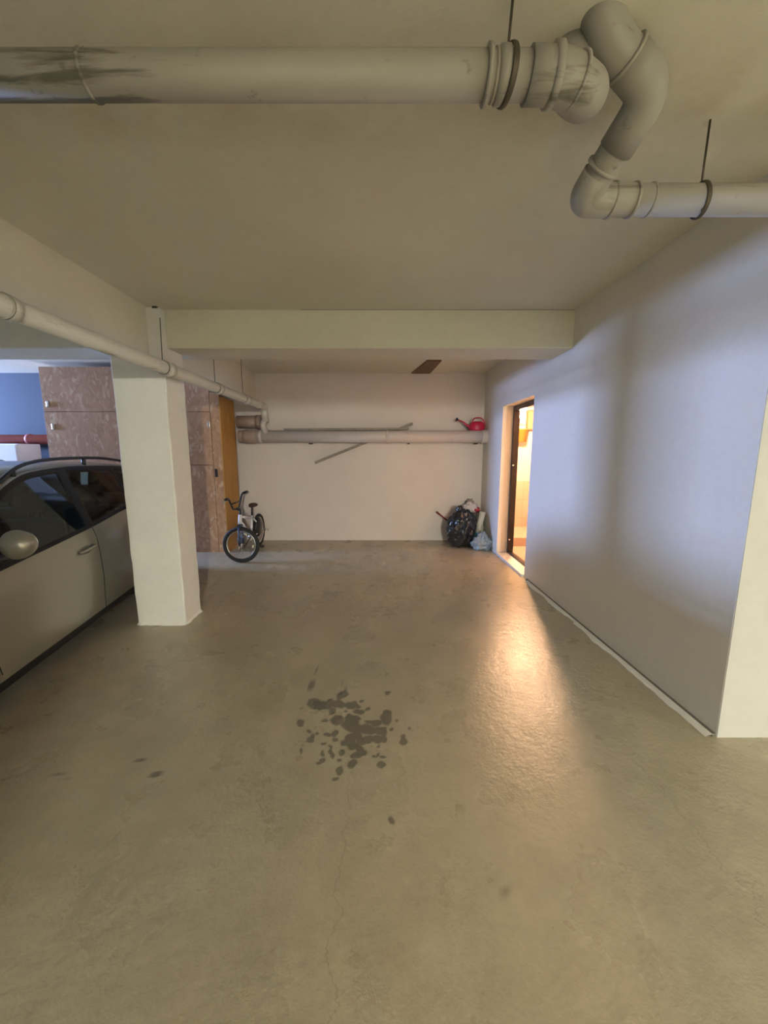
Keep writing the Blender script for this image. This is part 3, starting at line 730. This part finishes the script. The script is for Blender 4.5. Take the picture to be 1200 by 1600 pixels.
for sd in (1, -1):
    # door gaps
    for (lst) in ([(-.20,1.03),(-.215,.85),(-.23,.6),(-.235,.35),(-.235,.24)], [(1.0,.92),(1.02,.7),(1.0,.45),(.95,.26)], [(-1.08,1.12),(-1.06,.9),(-.93,.68),(-.86,.45),(-.85,.24)]):
        bm = bmesh.new(); pts = []
        for a in range(len(lst)-1):
            for q in range(5):
                u = q/5; pts.append(side_pt(lst[a][0]*(1-u)+lst[a+1][0]*u, lst[a][1]*(1-u)+lst[a+1][1]*u, .0005, sd))
        tube(bm, pts, .0035, 6); link('door_gap', bm, M['black'], car)
    for (s0, z0) in ((-.03,.865),(-.86,.93)):
        bm = bmesh.new(); q = side_pt(s0, z0, 0, sd)
        blob(bm, q+Vector((0,sd*.000,0)), (.095,.008,.036), 0, sub=3); link('handle_cup', bm, mat('handle_recess', (.16,.15,.13), .5, .3), car, True)
        bm = bmesh.new(); tube(bm, fillet([q+Vector((-.11,sd*.004,.018)), q+Vector((-.08,sd*.032,.016)), q+Vector((.07,sd*.034,.004)), q+Vector((.105,sd*.004,-.006))], .03, 5), .0125, 12)
        link('door_handle', bm, M['paint'], car)
    # mirror
    e = bmesh.new(); q = Vector((.86, sd*.995, 1.12))
    blob(e, q, (.075,.098,.094), .0, sub=4, fn=lambda d,s_: Vector((s_.x if s_.x > -.045 else -.045, s_.y, s_.z*(1-.12*d.y*sd)))); mo = link('mirror_housing', e, M['paint'], car, True)
    e = bmesh.new(); tube(e, [Vector((.88,sd*.82,1.0)), Vector((.87,sd*.90,1.03)), Vector((.86,sd*.97,1.06))], [.035,.026,.03], 12); link('mirror_arm', e, M['black'], car)
    e = bmesh.new(); blob(e, q+Vector((-.045,0,0)), (.006,.083,.078), 0, sub=3); link('mirror_glass', e, M['chrome'], mo, True)
    # roof rail
    e = bmesh.new(); pts = []
    rail = [(.62,1.375),(.50,1.475),(.25,1.585),(0,1.632),(-.4,1.648),(-.9,1.642),(-1.35,1.605),(-1.5,1.56)]
    for k in range(41):
        s_ = .62 - 2.12*k/40; pts.append(Vector((s_, sd*(itp(T_wt, s_)-.025), itp(rail, s_))))
    tube(e, pts, .014, 10)
    for s_ in (-.62, -1.4, .3): tube(e, [Vector((s_, sd*(itp(T_wt, s_)-.025), itp(rail, s_))), Vector((s_, sd*(itp(T_wt, s_)-.025), itp(T_top, s_)-.01))], .018, 10)
    link('roof_rail', e, M['black'], car)
    # lamps, wheels
    e = bmesh.new(); blob(e, (1.93, sd*.62, .68), (.13,.13,.075), 0, sub=3); link('headlamp', e, mat('headlamp_glass', (.7,.72,.75), .1, .3), car, True)
    e = bmesh.new(); blob(e, (-1.93, sd*.74, .95), (.08,.06,.16), 0, sub=3); link('tail_lamp', e, mat('tail_lamp_red', (.3,.01,.01), .15), car, True)
    for wx in WHEELS:
        w_ = empty('wheel'); w_.parent = car; w_.location = (wx, sd*.775, .315)
        e = bmesh.new(); torus(e, (0,0,0), (0,1,0), .235, .08, 48, 12, 1.25); link('tyre', e, M['rubber'], w_)
        e = bmesh.new()
        tube(e, [(0,sd*.05,0),(0,sd*.085,0)], .05, 20)
        for k in range(7):
            a = 2*PI*k/7; tube(e, [(0,sd*.07,0),(.17*math.cos(a),sd*.07,.17*math.sin(a))], [.03,.02], 8)
        torus(e, (0,sd*.06,0), (0,1,0), .17, .02, 40, 8); link('rim', e, M['chrome'], w_)
    for wx in WHEELS:
        e = bmesh.new()
        prof = [(wx+.36*math.cos(a), .31+.36*math.sin(a)) for a in [PI*k/20 for k in range(21)]]
        pp = [side_pt(x_, max(z_, itp(T_sill, x_)+.0), .0, sd) for x_, z_ in prof]
        tube(e, pp, .022, 8)
        link('arch_trim', e, M['black'], car)
# inner floor pan & seats
e = bmesh.new(); box(e, -1.9, 1.9, -.62, .62, .19, .30, bev=.02); link('floor_pan', e, M['black'], car)
e = bmesh.new(); box(e, .85, 1.25, -.72, .72, .70, .98, bev=.05); link('dashboard', e, M['cabin'], car)
for (sx_, yy) in ((.12,.37),(.12,-.37),(-.75,.37),(-.75,-.37)):
    e = bmesh.new(); box(e, sx_-.25, sx_+.25, yy-.25, yy+.25, .40, .58, bev=.05)
    r0 = len(e.verts)
    box(e, sx_-.40, sx_-.26, yy-.24, yy+.24, .5, 1.12, bev=.05)
    box(e, sx_-.42, sx_-.31, yy-.13, yy+.13, 1.17, 1.35, bev=.04)
    tube(e, [(sx_-.36,yy-.05,1.1),(sx_-.36,yy-.05,1.2)], .008, 8); tube(e, [(sx_-.36,yy+.05,1.1),(sx_-.36,yy+.05,1.2)], .008, 8)
    box(e, sx_-.2, sx_+.2, yy-.2, yy+.2, .28, .42, bev=.01)
    link('car_seat', e, M['cabin'], car)
e = bmesh.new(); torus(e, (.62,-.37,.93), (.9,0,.35), .18, .014, 36, 8); tube(e, [(.64,-.37,.93),(.88,-.37,.85)], .03, 10); link('steering_wheel', e, M['black'], car)

# ------------------------------------------------------------------ lamp round the corner and daylight
def shade(par):
    bm = bmesh.new(); lathe(bm, [(.04,.10),(.22,.0),(.225,.005),(.05,.115)], seg=36); link('lamp_shade', bm, M['whitebox'], par)
L = empty('garage_lamp', (4.4, .1, 2.32)); tag(L, 'bare garage lamp under the ceiling round the corner on the right', 'lamp')
bm = bmesh.new(); blob(bm, (0,0,0), (.06,.06,.07), 0, sub=3); link('bulb', bm, M['lamp_green'], L, True)
shade(L)
bm = bmesh.new(); tube(bm, [(0,0,.06),(0,0,.445)], .012, 14); link('socket', bm, M['whitepaint'], L)
def area(name, loc, rot, sx_, sy_, power, col):
    d = bpy.data.lights.new(name, 'AREA'); d.shape = 'RECTANGLE'; d.size = sx_; d.size_y = sy_; d.energy = power; d.color = col
    o = bpy.data.objects.new(name, d); C.objects.link(o); o.location = loc; o.rotation_euler = rot; return o
wf = empty('window_1', (-9.6, 5.5, 2.3)); tag(wf, 'high daylight window in the left wall', kind='structure')
link('window_frame', boxes((-.06,.02,-.75,.75,-.35,-.31), (-.06,.02,-.75,.75,.32,.36), (-.06,.02,-.75,-.71,-.31,.32), (-.06,.02,.71,.75,-.31,.32), (-.05,.01,-.015,.015,-.31,.32)), M['whitebox'], wf)
area('daylight_window', (-9.72, 5.5, 2.3), (0, -PI/2, 0), .66, 1.45, 1250, (.38,.52,1.0))
# a second lamp further behind
L = empty('rear_lamp', (1.5, -5.4, 2.20)); tag(L, 'bare garage lamp under the ceiling far behind the viewer', 'lamp')
m2 = mat('rear_lamp_glass', (1,1,1), .3, emis=(1,.965,.85), estr=3850)
bm = bmesh.new(); blob(bm, (0,0,0), (.11,.11,.11), 0, sub=3); link('bulb', bm, m2, L, True)
shade(L)
bm = bmesh.new(); tube(bm, [(0,0,.06),(0,0,.565)], .012, 14); link('socket', bm, M['whitepaint'], L)
w = bpy.data.worlds.new('World'); scn.world = w; w.use_nodes = True
w.node_tree.nodes['Background'].inputs[0].default_value = (.3,.4,.6,1); w.node_tree.nodes['Background'].inputs[1].default_value = .3

# ------------------------------------------------------------------ camera
cd = bpy.data.cameras.new('camera'); co = bpy.data.objects.new('camera', cd); C.objects.link(co)
co.location = (0,0,1.5); co.rotation_euler = (math.radians(90-8.8), 0, 0)
cd.sensor_fit = 'HORIZONTAL'; cd.sensor_width = 36; cd.lens = 601/1200*36; cd.clip_start = .02
scn.camera = co
scn.view_settings.view_transform = 'Standard'; scn.view_settings.look = 'None'
scn.view_settings.gamma = 1; scn.view_settings.use_curve_mapping = False
scn.view_settings.exposure = 0
